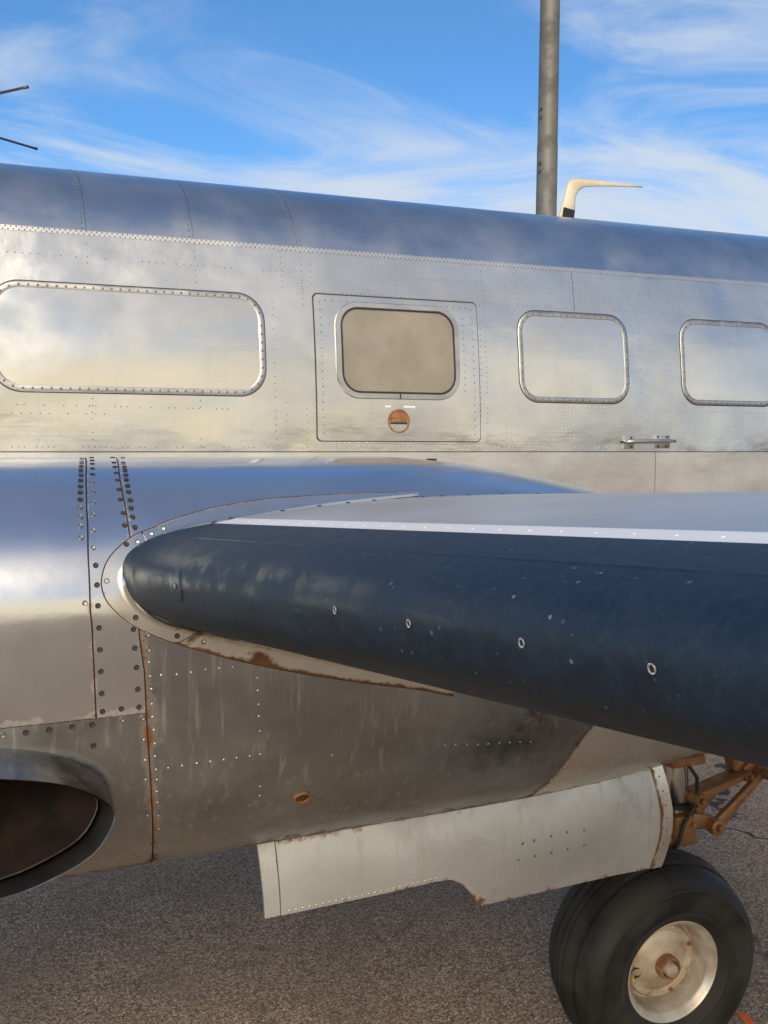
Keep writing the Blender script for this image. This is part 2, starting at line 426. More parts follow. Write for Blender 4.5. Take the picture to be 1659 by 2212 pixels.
def lin(a, b, n): return [a + (b - a) * i / (n - 1) for i in range(n)]
def interp(x, P):
    if x <= P[0][0]: return P[0][1]
    for (a, b), (c, d) in zip(P, P[1:]):
        if x <= c: return b + (d - b) * (x - a) / (c - a)
    return P[-1][1]
def smoothpoly(P, x):
    xs = [p[0] for p in P]
    x = min(max(x, xs[0]), xs[-1]); i = 0
    while i < len(P) - 2 and x > xs[i + 1]: i += 1
    h = xs[i + 1] - xs[i]; t = (x - xs[i]) / h
    def sl(j):
        if j <= 0 or j >= len(P) - 1: return 0.0
        a = (P[j][1] - P[j - 1][1]) / (xs[j] - xs[j - 1]); b = (P[j + 1][1] - P[j][1]) / (xs[j + 1] - xs[j])
        return 0.0 if a * b <= 0 else 2 * a * b / (a + b)
    m0, m1 = sl(i) * h, sl(i + 1) * h
    return (2*t**3-3*t*t+1)*P[i][1] + (t**3-2*t*t+t)*m0 + (-2*t**3+3*t*t)*P[i+1][1] + (t**3-t*t)*m1

# ------------------------------------------------------------------ ground
g = mk('asphalt_ground', [(-3000, -3000, 0), (3000, -3000, 0), (3000, 3000, 0), (-3000, 3000, 0)], [(0, 1, 2, 3)], M['asphalt'], None, False)
g['kind'] = 'structure'; g['label'] = 'coarse brown grey asphalt apron under the airplane'

# ------------------------------------------------------------------ the airplane
air = empty('airplane', (0, 0, ZO))
tag(air, 'weathered bare aluminium propeller airplane with rusty seams parked on asphalt', 'airplane')

# ---- fuselage: X aft, Y inboard (away from the camera), Z up; near side faces -Y
CY = 4.35
ZS = 2.545                                        # the riveted shoulder between side and roof
def side_y(z): return 3.67 + .125 * max(z - 1.75, 0) ** 2 + .1 * max(1.75 - z, 0) ** 2
def fz(X, z): return 1.75 + (z - 1.75) * (1 + .0155 * (min(max(X, -1.0), 5.0) - .2))
B0 = (side_y(ZS), ZS); B1 = (B0[0] + .22 * .41, ZS + .22 * .912); B3 = (CY, 2.890); B2 = (B3[0] - .36, 2.890)
def roof(t):
    a, b, c, d = (1-t)**3, 3*t*(1-t)**2, 3*t*t*(1-t), t**3
    return (a*B0[0]+b*B1[0]+c*B2[0]+d*B3[0], a*B0[1]+b*B1[1]+c*B2[1]+d*B3[1])
def fp(X, z, off=0.0): return Vector((X, side_y(z) - off, fz(X, z)))
def fn(X, z):
    d = .25 * max(z - 1.75, 0) - .2 * max(1.75 - z, 0)
    return Vector((0, -1, d)).normalized()
def rp(X, t):
    y, z = roof(t); return Vector((X, y, fz(X, z)))

sect = []                                          # near half of the section, keel to crown
for a in lin(0, 1, 10): sect.append((CY - (CY - side_y(1.25)) * sin(a * pi / 2) ** .8, 1.25 - .33 * cos(a * pi / 2)))
for z in lin(1.25, ZS, 14)[1:]: sect.append((side_y(z), z))
for t in lin(0, 1, 16)[1:]: sect.append(roof(t))
full = sect + [(2 * CY - y, z) for y, z in sect[-2:0:-1]]
rings = []
INS = .004
for X in (-4.2, -4.0, -3.4, -2.6, -1.8, -1.0, 0, 1, 2, 3, 4, 5, 6, 7, 8.2):
    s = smoothpoly([(-4.2, .05), (-4.0, .28), (-3.4, .52), (-2.6, .72), (-1.8, .90), (-1.0, 1), (5, 1), (6, .86), (7, .66), (8.2, .34)], X)
    zc = smoothpoly([(-4.2, 1.62), (-1.0, 1.8), (5, 1.8), (8.2, 2.1)], X)
    rr = []
    for y, z in full:
        z2 = fz(X, z); d = Vector((y - CY, z2 - 1.85)); d = d * (1 - INS / max(d.length, .01))
        rr.append((X, CY + d.x * s, zc + (1.85 - 1.8) * (1 if s == 1 else s) + d.y * s))
    rings.append(rr)
fus = mk('fuselage', *loft(rings, True, True, True), M['under'], air)

def side_panel(x0, x1, z0, z1, m, nm='skin_panel'):
    return patch(nm, fus, m, lambda u, v: fp(u, v), lin(x0, x1, max(8, int((x1 - x0) / .1))), lin(z0, z1, 14), off=.001, depth=.004, side=1)
G = .0018
side_panel(-1.0, 5.0, 1.748 + G, ZS - G, M['fus'])
patch('skin_seam', fus, M['gap'], lambda u, v: fp(u, v), [2.5985, 2.6005], lin(2.362, ZS - .010, 6), off=.0014, depth=.001)
side_panel(-1.0, 3.034 - G, 1.25, 1.748 - G, M['fus_low'])
side_panel(3.034 + G, 5.0, 1.25, 1.748 - G, M['fus_low'])
for x0, x1 in ((-1.0, .475), (.475, .872), (.872, 1.292), (1.292, 4.42), (4.42, 5.0)):
    patch('roof_panel', fus, M['roof'], lambda u, v: rp(u, v), lin(x0 + .0007, x1 - .0007, max(8, int((x1 - x0) / .1))), lin(0.006, 1, 22), off=.001, depth=.004)
# lap strip that the shoulder rivets sit on
patch('shoulder_strip', fus, M['roof'], lambda u, v: fp(u, v), lin(-1, 5, 50), [ZS - .010, ZS + .008], off=.0025, depth=.004)
pn = []
x = -.2
while x < 4.6:
    for dz in (-.0055, .0045):
        pn.append((fp(x + (dz > 0) * .009, ZS + dz, .0022), fn(x, ZS)))
    x += .0185
rivets('shoulder_rivet_row', fus, pn, .0036, M['rivet'])
# roof frame rivets beside each cross seam
pn = []
for xs, t1 in ((.475, .95), (.872, .55), (1.292, .9)):
    for k in range(26):
        t = .03 + (t1 - .03) * k / 25
        if xs == .872 and k % 2: continue
        pn.append((rp(xs - .014, t) + Vector((0, -.001, .0005)), (0, -.7, .7)))
        if xs == 1.292 and k < 8: pn.append((rp(xs + .014, t) + Vector((0, -.001, .0005)), (0, -.7, .7)))
rivets('roof_rivet_row', fus, pn, .0036, M['rivet'])
# faint rivet rows of frames and stringers on the side
def row(a, b, sp, dark=True, r=.0030, drop=.0):
    n = max(2, int(hypot(b[0] - a[0], b[1] - a[1]) / sp)); L = []
    for i in range(n + 1):
        if random.random() < drop: continue
        X = a[0] + (b[0] - a[0]) * i / n; z = a[1] + (b[1] - a[1]) * i / n
        L.append((fp(X, z, .0008), fn(X, z)))
    return L
pd = []; pl = []
for X, z0, z1 in ((1.340, 2.53, 2.41), (1.715, 2.53, 2.40), (2.10, 2.54, 2.395), (2.125, 2.53, 1.76), (2.30, 2.535, 2.38), (2.905, 2.53, 2.36), (3.03, 2.535, 2.34), (3.205, 2.52, 2.35), (1.30, 2.42, 2.30), (2.635, 2.53, 2.40), (2.58, 2.53, 2.40)):
    pd += row((X, z0), (X, z1), .021, drop=.12)
pd += row((2.13, 2.372), (3.55, 2.373), .024, drop=.1)
pd += row((1.39, 2.378), (2.07, 2.376), .020, drop=.1)
pd += row((1.35, 2.36), (1.338, 1.80), .026, drop=.2) + row((2.105, 2.36), (2.088, 1.80), .024, drop=.15)
pd += row((.18, 1.766), (1.30, 1.764), .020, drop=.35)
pd += row((.22, 1.915), (1.0, 1.91), .022, drop=.45) + row((.2, 1.885), (.55, 1.885), .03, drop=.3)
for i, X in enumerate((2.512, 2.532, 2.556, 2.576)):
    pl += row((X, 1.925), (X, 1.79), .015, drop=.12)
pl += row((2.40, 1.945), (2.76, 1.942), .019, drop=.2) + row((2.44, 1.93), (2.66, 1.928), .019, drop=.2)
pl += row((1.35, 1.772), (3.0, 1.768), .022, drop=.3) + row((1.40, 1.785), (1.60, 1.785), .02, drop=.3)
for X in (.475, .872, 1.215, 1.30):
    pd += row((X, 2.53), (X, 2.385), .024, drop=.2) + row((X, 1.94), (X, 1.77), .024, drop=.3)
pd += row((.2, 2.455), (1.30, 2.45), .026, drop=.35) + row((2.14, 2.455), (3.6, 2.45), .026, drop=.35)
pd += row((2.22, 1.93), (2.22, 1.78), .022, drop=.2) + row((2.95, 2.33), (2.95, 1.80), .026, drop=.25) + row((3.12, 2.33), (3.12, 1.85), .026, drop=.3)
pd += row((1.17, 2.33), (1.17, 1.80), .026, drop=.35) + row((3.2, 1.93), (3.75, 1.93), .024, drop=.25)
pl += row((3.06, 1.735), (3.06, 1.60), .02, drop=.2) + row((2.14, 1.742), (3.0, 1.742), .024, drop=.4)
pd += row((2.59, 2.34), (2.59, 2.38), .02)
rivets('side_rivet_row', fus, pd, .0028, M['rivet'])
rivets('bright_rivet_row', fus, pl, .0030, M['rivet_lt'])

# ---- windows
def rrect(x0, x1, z0, z1, r, k=10):
    P = []
    for cx, cz, a0 in ((x1 - r, z1 - r, 0), (x0 + r, z1 - r, 90), (x0 + r, z0 + r, 180), (x1 - r, z0 + r, 270)):
        for i in range(k + 1):
            a = radians(a0 + 90 * i / k); P.append((cx + r * cos(a), cz + r * sin(a)))
    return P
def densify(P, step=.03):
    out = []
    for i, a in enumerate(P):
        b = P[(i + 1) % len(P)]; n = max(1, int(hypot(b[0]-a[0], b[1]-a[1]) / step))
        for k in range(n): out.append((a[0] + (b[0]-a[0])*k/n, a[1] + (b[1]-a[1])*k/n))
    return out
def ring(nm, parent, x0, x1, z0, z1, r, w, h, m, base=.001):
    """frame of width w and height h round a rounded rectangle (outer size given)"""
    O = densify(rrect(x0, x1, z0, z1, r))
    cx, cz = (x0 + x1) / 2, (z0 + z1) / 2
    def inset(d):
        sx = ((x1 - x0) / 2 - d) / ((x1 - x0) / 2); rr = max(r - d, .01)
        # shrink every point towards the inside by d along the rounded rectangle's own normal
        res = []
        for X, Z in O:
            qx = max(min(X, x1 - r), x0 + r); qz = max(min(Z, z1 - r), z0 + r)
            v = Vector((X - qx, Z - qz)); L = v.length
            v = v / L if L > 1e-6 else Vector((0, 0))
            res.append((X - v.x * d, Z - v.y * d))
        return res
    rg = []
    for d, hh in ((0, -.001), (0, h * .6), (.0025, h), (w - .003, h), (w, h * .6), (w, -.001)):
        rg.append([fp(X, Z, base + hh) for X, Z in inset(d)])
    rg = [q[::-1] for q in rg]
    return mk(nm, *loft(rg, True), m, parent, 'auto'), inset
def sheet(nm, parent, x0, x1, z0, z1, r, off, m, crown=0.0, rings=9):
    O = densify(rrect(x0, x1, z0, z1, r)); cx, cz = (x0 + x1) / 2, (z0 + z1) / 2
    V = []; Fc = []; n = len(O)
    ss = [1 - i / rings for i in range(rings)]
    for s in ss:
        for X, Z in O: V.append(fp(cx + (X - cx) * s, cz + (Z - cz) * s, off + crown * (1 - s * s)))
    V.append(fp(cx, cz, off + crown))
    for i in range(rings - 1):
        for j in range(n):
            k = (j + 1) % n; Fc.append((i*n+k, i*n+j, (i+1)*n+j, (i+1)*n+k)[::-1])
    for j in range(n): Fc.append(((rings-1)*n+j, (rings-1)*n+(j+1) % n, len(V)-1))
    k0 = len(V)                                             # edge
    for X, Z in O: V.append(fp(X, Z, off)); V.append(fp(X, Z, 0))
    for j in range(n):
        k = (j + 1) % n; Fc.append((k0+2*j, k0+2*j+1, k0+2*k+1, k0+2*k))
    return mk(nm, V, Fc, m, parent)
def frame_rivets(parent, x0, x1, z0, z1, r, d, sp, rad, m):
    P = densify(rrect(x0 + d, x1 - d, z0 + d, z1 - d, max(r - d, .01)), .004); acc = 0; L = []; last = P[0]
    for p in P:
        acc += hypot(p[0]-last[0], p[1]-last[1]); last = p
        if acc >= sp: acc = 0; L.append((fp(p[0], p[1], .0049), fn(*p)))
    rivets('frame_rivet_row', parent, L, rad, m)
for i, (x0, x1, z0, z1, r) in enumerate(((.135, 1.133, 1.962, 2.354, .105), (2.290, 2.880, 1.961, 2.352, .095), (3.192, 3.80, 1.963, 2.354, .095))):
    sheet('dark_gap', fus, x0 - .004, x1 + .004, z0 - .004, z1 + .004, r + .004, .0014, M['gap'])
    c = sheet('window_cover', fus, x0 + .018, x1 - .018, z0 + .018, z1 - .018, r - .013, .0034, M['cover'], crown=.004)
    c['label'] = ('long blank metal cover over the foremost window', 'blank metal cover over the window behind the hatch', 'blank metal cover over the rearmost window')[i]
    f, ins = ring('cover_frame', fus, x0, x1, z0, z1, r, .023, .0040, M['bright'])
    frame_rivets(fus, x0, x1, z0, z1, r, .0125, .031 if i == 0 else .034, .0050, M['rivet'])
# escape hatch with the one real window
hx0, hx1, hz0, hz1 = 1.343, 2.086, 1.792, 2.368
sheet('dark_gap', fus, hx0 - .005, hx1 + .004, hz0 - .004, hz1 + .006, .022, .0016, M['gap'])
hatch = sheet('hatch_panel', fus, hx0, hx1, hz0, hz1, .020, .0040, M['fus'], crown=.0015)
hatch['label'] = 'square escape hatch panel round the tan window'
L = []
for X in (hx0 + .025, hx1 - .025):
    L += [(fp(X + random.uniform(-.001, .001), z, .0044), fn(X, z)) for z in lin(hz0 + .03, hz1 - .03, 18)]
L += [(fp(X, hz1 - .022, .0046), fn(X, hz1)) for X in lin(hx0 + .05, hx1 - .05, 22)]
L += [(fp(2.015, z, .0046), fn(2.0, z)) for z in lin(2.0, 2.3, 12)]
rivets('hatch_rivet_row', fus, L, .0032, M['rivet'])
wx0, wx1, wz0, wz1 = 1.428, 1.990, 1.960, 2.346
wf, _ = ring('window_frame', fus, wx0, wx1, wz0, wz1, .10, .024, .0105, M['bright'], .004)
sheet('window_blind', fus, wx0 + .020, wx1 - .020, wz0 + .020, wz1 - .020, .085, .0080, M['blind'])
sheet('window_pane', fus, wx0 + .021, wx1 - .021, wz0 + .021, wz1 - .021, .084, .0125, M['glass'])
ring('window_edge_shade', fus, wx0 + .0235, wx1 - .0235, wz0 + .0235, wz1 - .0235, .078, .006, .0015, M['black'], .0125)  # dark ring standing in for the shade inside the frame, for depth
# split mark of the frame under the pane
mk('frame_joint', *box(fp(1.705, wz0 + .010, .0165), (.004, .002, .022)), M['gap'], fus, False)
# round flush latch with its slot
def disc(c, r0, prof, k=28):
    rg = []
    for rr, h in prof: rg.append([c + Vector((rr * cos(2*pi*i/k), -h, rr * sin(2*pi*i/k))) for i in range(k)])
    return loft(rg, True, False, True)
kc = fp(1.700, 1.872, .003)
latch = mk('hatch_latch', *disc(kc, .05, ((.0500, 0), (.0500, .004), (.0465, .0062), (.0430, .0050), (.0425, .0016), (.020, .0016))), M['rusty'], fus, 'auto')
mk('latch_grip', *box(kc + Vector((0, -.006, .001)), (.072, .010, .016), None, .004), M['bronze'], fus, 'auto')
mk('latch_slot', *box(kc + Vector((0, -.0022, -.010)), (.078, .0025, .006)), M['gap'], fus, False)
for a, b in ((1.638, 1.664), (1.722, 1.776)):
    mk('paint_mark', *box(fp((a+b)/2, 1.9305, .0058), (b - a, .0008, .007)), M['white'], fus, False)
# door handle with its screws
hp = [fp(2.846, 1.792, .004), fp(2.862, 1.793, .020), fp(2.90, 1.794, .026), fp(3.09, 1.797, .026), fp(3.125, 1.797, .018), fp(3.138, 1.797, .004)]
mk('door_handle', *tube(hp, [.007, .009, .009, .008, .007, .006], 10), M['bright'], fus)
mk('handle_plate', *box(fp(2.875, 1.790, .003), (.060, .004, .060), None, .001), M['bright'], fus, 'auto')
mk('handle_plate', *box(fp(3.070, 1.793, .003), (.090, .004, .060), None, .001), M['bright'], fus, 'auto')
for X, z in ((2.838, 1.791), (2.887, 1.810), (2.888, 1.770), (3.043, 1.815), (3.098, 1.815), (3.044, 1.772), (3.093, 1.772), (3.146, 1.796)):
    screw(fus, fp(X, z, .0055), fn(X, z), SCREW)

# ---- engine nacelle
NX = [(-2.1,1.60,1.0,.40,1.32),(-1.7,1.70,.85,.47,1.36),(-1.0,1.735,.77,.49,1.40),(1.05,1.735,.77,.49,1.40),(1.3,1.718,.77,.487,1.40),(1.55,1.677,.775,.48,1.40),(1.8,1.625,.79,.465,1.385),(2.1,1.565,.83,.43,1.365),(2.6,1.49,1.0,.34,1.34),(3.4,1.38,1.26,.06,1.32)]
NC = [[(s[0], s[k]) for s in NX] for k in range(1, 5)]
NYC = 2.47
def nac(X, a, off=0.0):
    zt, zb, w, zc = [smoothpoly(c, X) for c in NC]
    a = radians(a); s, c = sin(a), cos(a); n = 2.2 if c >= 0 else 2.9
    y = NYC - (w + off) * copysign(abs(s) ** (2 / n), s)
    z = zc + ((zt - zc if c >= 0 else zc - zb) + off) * copysign(abs(c) ** (2 / n), c)
    return Vector((X, y, z))
def nacn(X, a):
    du = nac(X + .004, a) - nac(X - .004, a); dv = nac(X, a + .4) - nac(X, a - .4)
    n = du.cross(dv).normalized()
    o = nac(X, a) - Vector((X, NYC, 1.35))
    return n if n.dot(o) > 0 else -n
AT = []; s = 0; p = nac(.5, -180)
for i in range(0, 7201):
    a = -180 + i * .05; q = nac(.5, a); s += (q - p).length; p = q; AT.append((s, a))
def arc_of(a): return interp(a, [(b, s) for s, b in AT[::4]])
def a_of(s):
    lo, hi = 0, len(AT) - 1
    while hi - lo > 1:
        m = (lo + hi) // 2
        if AT[m][0] < s: lo = m
        else: hi = m
    return AT[hi][1]
def alist(a0, a1, step=.018):
    s0, s1 = arc_of(a0), arc_of(a1); n = max(4, int((s1 - s0) / step))
    return [a_of(v) for v in lin(s0, s1, n + 1)]
ring_a = alist(-179.9, 179.9, .018)[:-1]
rg = [[nac(X, a, -.004) for a in ring_a] for X in (-2.1, -1.95, -1.7, -1.35, -1.0, -.5, *[-.22 + .018 * k for k in range(31)], .5, 1.05, 1.18, 1.3, 1.42, 1.55, 1.68, 1.8, 1.95, 2.1, 2.35, 2.6, 3.0, 3.4)]
def in_mouth(p): return p.y < 2.3 and hypot(p.x / .252, (p.z - 1.050) / .121) < 1.0
nv_, nf_ = loft(rg, True, True, True)
def open_mouth(V, Fc):
    out = []
    for f in Fc:
        c = sum((Vector(V[i]) for i in f), Vector()) / len(f)
        if not in_mouth(c): out.append(f)
    return out
nacl = mk('nacelle', nv_, open_mouth(nv_, nf_), M['under'], air)

SA = [(-180, .30), (0, .300), (8.7, .291), (33.2, .267), (46.4, .257), (67.2, .247), (85.3, .245), (92.7, .250), (99.6, .253), (180, .27)]
SB = [(-180, .37), (0, .372), (9, .362), (30.1, .341), (42, .335), (60.6, .333), (89.9, .338), (93.7, .349), (99.5, .352), (108.4, .359), (121, .369), (140.9, .384), (160, .40), (180, .41)]
SD = [(90, 1.60), (114.5, 1.492), (118.6, 1.466), (123.3, 1.443), (140, 1.40), (160, 1.38), (180, 1.37)]
def npatch(nm, m, xl, xr, a0, a1, nu, off=.001, rust=None, soot_and_dark=None, g=.0016, cut=None, step=.018):
    va = alist(a0, a1, step)
    va = [va[0], va[0] + (va[1]-va[0]) * .3] + va[1:-1] + [va[-1] - (va[-1]-va[-2]) * .3, va[-1]]
    us = [0, .004, .012, .03] + lin(.06, .94, nu) + [.97, .988, .996, 1]
    if cut: us = sorted(lin(0, .72, 12)[:-1] + lin(.72, .985, 48) + [.988, .992, .996, 1])
    def P(u, v):
        l = xl(v) + g; r = xr(v) - g
        return nac(l + (r - l) * u, v)
    return patch(nm, nacl, m, P, us, va, off=off, depth=.0045, side=-1, rust=rust, soot_and_dark=soot_and_dark, cut=cut)
def edge(d, w): return max(0.0, 1 - d / w)
fA = lambda a: interp(a, SA); fB = lambda a: interp(a, SB); fD = lambda a: interp(a, SD)
HB = 99.6
npatch('cowl_panel', M['polish'], lambda a: -2.0, fA, -120, HB - .05, 26, rust=lambda u, v, p: .30 * edge(abs(fA(v) - p.x), .006) * (p.z < 1.5) + .36 * edge(abs(p.z - 1.222), .006))
npatch('strap_panel', M['polish'], fA, fB, -120, HB - .05, 6, off=.0022, rust=lambda u, v, p: .34 * edge(abs(fA(v) - p.x), .006) + .34 * edge(abs(fB(v) - p.x), .006) + .36 * edge(abs(p.z - 1.222), .006))
EXC = Vector((.02, 0, 1.045))
def soot_fn(u, v, p):
    d = hypot(p.x / .268, (p.z - 1.05) / .137)
    ang = degrees(math.atan2((p.z - 1.05) / .137, p.x / .268))
    return max(0, 1 - max(d - .98, 0) / .17) * 1.2 * edge(abs(ang - 22), 62)
npatch('lower_cowl_panel', M['dull'], lambda a: -2.0, fB, HB + .05, 179, 30,
       rust=lambda u, v, p: .55 * edge(abs(fB(v) - p.x), .018) + .85 * edge(abs(p.z - .80), .045) * (p.x > -.5) + .30 * edge(abs(p.z - 1.222), .008), soot_and_dark=soot_fn, cut=in_mouth, step=.010)
npatch('upper_nacelle_panel', M['polish'], fB, lambda a: 3.39, -120, 86, 44, rust=lambda u, v, p: .30 * edge(abs(fB(v) - p.x), .006))
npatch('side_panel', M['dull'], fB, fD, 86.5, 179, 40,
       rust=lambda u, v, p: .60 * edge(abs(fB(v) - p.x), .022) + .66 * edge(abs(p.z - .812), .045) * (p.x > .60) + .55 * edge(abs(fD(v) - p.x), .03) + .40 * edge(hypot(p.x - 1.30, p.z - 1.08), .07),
       soot_and_dark=lambda u, v, p: .80 * edge(hypot((p.x - 1.22) / .60, (p.z - 1.03) / .24), 1.0) + .40 * edge(abs(p.z - .84), .05) * (p.x < .75) + .35 * edge(hypot((p.x - .40) / .1, (p.z - .92) / .12), 1))  # broad darker ellipse, darker bottom front band and a spot near the front seam
npatch('tail_panel', M['fair'], fD, lambda a: 3.39, 86.5, 179, 26, rust=lambda u, v, p: .6 * edge(abs(p.z - .815), .035) + .42 * edge(abs(fD(v) - p.x), .025))

FO = [(1.036,43.9),(.862,44.2),(.698,45.5),(.63,46.6),(.553,48.8),(.477,52.0),(.393,57.0),(.338,60.9),(.292,67.6),(.273,73.8),(.271,79.1),(.286,84.3),(.33,90.0),(.404,91.0),(.5,92.6),(.591,94.2),(.717,96.4),(.85,98.6),(.966,100.5),(1.064,102.7)]
FI = [(1.028,44.6),(.852,47.5),(.687,51.2),(.62,53.2),(.544,55.5),(.471,57.5),(.399,61.0),(.348,66.3),(.325,71.1),(.314,75.0),(.319,79.6),(.34,84.6),(.386,89.9),(.45,90.4),(.527,91.2),(.597,92.0),(.712,93.7),(.842,95.9),(.955,97.9),(1.055,99.9)]
def cr(P, u):
    u = min(max(u, 0), len(P) - 1 - 1e-6); i = int(u); t = u - i
    p0, p1, p2, p3 = P[max(i-1, 0)], P[i], P[i+1], P[min(i+2, len(P)-1)]
    return [.5*((2*b)+(c-a)*t+(2*a-5*b+4*c-d)*t*t+(-a+3*b-3*c+d)*t**3) for a, b, c, d in zip(p0, p1, p2, p3)]
NO3 = [tuple(nac(*q)) for q in FO]; NI3 = [tuple(nac(*q)) for q in FI]
def strip_P(u, v):
    a = Vector(cr(NO3, u)); b = Vector(cr(NI3, u))
    p = a.lerp(b, v)
    lift = .0035 + .007 * max(0, (v - .70) / .30) ** 2
    return p + Vector((0, -1, 0)) * lift + Vector((0, 0, .003)) * (1 if u < 6 else 0)
vs = lin(0, 1, 15)
def frust(u, v, p): return (.80 * edge(v, .30) if u > 13.5 else .30 * edge(v, .12)) + .9 * edge(abs(u - 13.2), .28) + 1.0 * edge(hypot(u - 15.0, (v - .35) * 1.2), .5) + .35 * edge(abs(v - .9), .12) * (u > 12)
def joint_P(u, v):
    a = Vector(cr(NO3, u)); b = Vector(cr(NI3, u)); d = (a - b).normalized()
    return a + d * (.0026 - .006 * v) + Vector((0, -.0031, .003 if u < 6 else 0))
patch('fairing_joint', nacl, M['under'], joint_P, lin(0.4, 19, 150), [0, .5, 1], off=0, depth=.003, side=1)
for u0, u1 in ((0, 6.55), (6.62, 13.1), (13.16, 19)):
    patch('fairing_strip', nacl, M['fair'] if u0 > 13 else M['collar'], strip_P, lin(u0, u1, int((u1 - u0) * 8)), vs, off=0, depth=.006, side=1, rust=frust)

S_DARK = [(.282,9.4),(.274,16.2),(.268,21.1),(.263,25.2),(.26,29.1),(.256,32.9),(.252,36.8),(.249,40.2),(.246,44.0),
 (.307,6.8),(.3,13.3),(.295,18.4),(.29,23.6),(.285,28.7),(.26,70.9),(.26,77.4),(.26,83.9),(.261,90.0),(.262,91.2),(.263,93.3),(.264,96.0),(.265,98.6),
 (.355,7.1),(.345,17.0),(.341,22.1),(.337,27.7),(.334,33.3),(.33,39.2),(.328,44.7),(.328,51.1),(.326,56.5),
 (.379,7.1),(.366,17.1),(.362,22.1),(.359,25.5),(.356,29.3),(.353,32.8),(.351,36.8),(.349,40.5),(.348,44.9),(.346,48.8),(.345,52.9),(.346,57.3),
 (.324,63.9),(.279,76.3),(.328,90.1),(.330,91.3),(.333,93.2),(.335,95.9),(.337,98.5),(.302,98.5),
 (.12,100.6),(.163,100.6),(.206,100.5),(.245,100.5),(.247,104.2)]
S_LITE = [(.243,48.0),(.241,52.2),(.238,56.1),(.237,60.7),(.235,82.8),(.279,34.5),(.275,40.2),(.271,45.9),(.267,51.6),(.262,58.1),(.258,64.8),(.303,100.2),(.344,100.3),(.078,100.6),(.356,90.4),(.357,91.5)]
for X, a in S_DARK: screw(nacl, nac(X, a) + nacn(X, a) * .0024, nacn(X, a))
for X, a in S_LITE: screw(nacl, nac(X, a) + nacn(X, a) * .0024, nacn(X, a), SCREW_L)
for u, v in ((11.6, .42), (12.9, .42)):
    screw(nacl, strip_P(u, v) + Vector((0, -.0005, 0)), (-.1, -1, .1))
for u, v in ((13.5, .5), (5.9, .5), (6.3, .4), (6.9, .45)):
    screw(nacl, strip_P(u, v) + Vector((0, -.0005, 0)), (-.1, -1, .3), SCREW_L)
RV = [(.359,92.8),(.361,94.4),(.363,96.1),(.364,98.3),(.365,100.4),(.368,102.7),(.370,105.3),(.371,107.9),(.374,110.9),(.376,113.4),(.377,116.5),(.38,119.6),(.384,124),(.388,129),
 (.348,104.3),(.351,108.5),(.353,113.0),(.361,123.4),
 (.383,94.4),(.415,94.5),(.445,94.4),(.475,94.2),(.504,94.2),(.533,94.2),(.587,96.0),(.588,97.9),(.59,100.2),(.591,102.4),(.594,105.3),(.603,119.3),(.605,122.3),
 (.399,110.9),(.428,110.8),(.459,110.7),(.488,110.7),(.517,110.7),(.545,110.6),(.574,110.6),(.598,110.5),(.767,113.2),
 (1.053,114.7),(1.083,115.0),(1.114,115.4),(1.145,115.9),(1.174,116.2),(1.206,116.4),(1.236,116.7),(1.267,117.1),(1.298,117.5)]
rivets('nacelle_rivet_row', nacl, [(nac(X, a) + nacn(X, a) * .0008, nacn(X, a)) for X, a in RV], .0030, M['rivet_lt'])
# oval drain with a rusty rim
c = nac(.707, 125.2); n = nacn(.707, 125.2); tx = Vector((1, 0, 0)); tz = tx.cross(n).normalized()
rgs = [[c + tx * (r * .022 * cos(2*pi*i/24)) + tz * (r * .016 * sin(2*pi*i/24)) + n * h for i in range(24)] for r, h in ((1, .0005), (1, .005), (.78, .0055), (.72, .0012), (.3, .0010))]
drain = mk('drain_port', *loft(rgs, True, False, True), [M['rusty'], M['under']], nacl, 'auto')
for f in drain.data.polygons[72:]: f.material_index = 1
tp = nac(.96, 4)
mk('top_latch', *box(nac(1.225, 4) + Vector((0, 0, .003)), (.030, .010, .005), None, .001), M['black'], nacl, False)

# ---- exhaust outlet: an oblique oval mouth on the lower cowl
def oval(cx, cy, cz, rx, rz, tilt, k=48, flare=0.0, twist=0):
    R = Matrix.Rotation(radians(tilt), 3, 'Y'); L = []
    for i in range(k):
        t = 2 * pi * i / k
        e = Vector((rx * cos(t), 0, rz * sin(t)))
        e = R @ e
        y = cy + flare * (-cos(t)) 
        w = 1 + .018 * sin(3 * t + 1.1) + .012 * sin(5 * t + .3) + .008 * sin(9 * t)
        L.append(Vector((cx + e.x * w, y + .10 * e.z + .004 * sin(4 * t), cz + e.z * w)))
    return L
ex = mk('exhaust_stack', *loft([oval(0, 2.12, 1.06, .260, .129, 0), oval(0, 1.965, 1.050, .268, .137, 0), oval(0, 1.925, 1.036, .270, .125, 0), oval(0, 1.913, 1.029, .271, .118, 0), oval(0, 1.911, 1.029, .2695, .1165, 0), oval(0, 1.913, 1.029, .2675, .1145, 0), oval(-.002, 1.95, 1.030, .252, .106, 0), oval(-.01, 2.02, 1.04, .236, .100, 0), oval(-.03, 2.10, 1.05, .215, .096, 0)], True), [M['exh'], M['exhin']], air, 'auto')
for q in ex.data.polygons:
    if q.index >= 5 * 48: q.material_index = 1
mk('inner_pipe', *loft([oval(0, 1.950, 1.034, .243, .101, -3), oval(0, 1.946, 1.034, .240, .098, -3), oval(-.02, 2.03, 1.045, .215, .093, -4), oval(-.09, 2.16, 1.07, .18, .085, -5), oval(-.22, 2.40, 1.12, .12, .07, -5)], True, False, True), M['soot_and_dark'], ex, 'auto')
mk('pipe_lip', *loft([oval(0, 1.952, 1.034, .2445, .1025, -3), oval(0, 1.944, 1.034, .2435, .1015, -3), oval(0, 1.945, 1.034, .2405, .0985, -3)], True), M['exhin'], ex, 'auto')

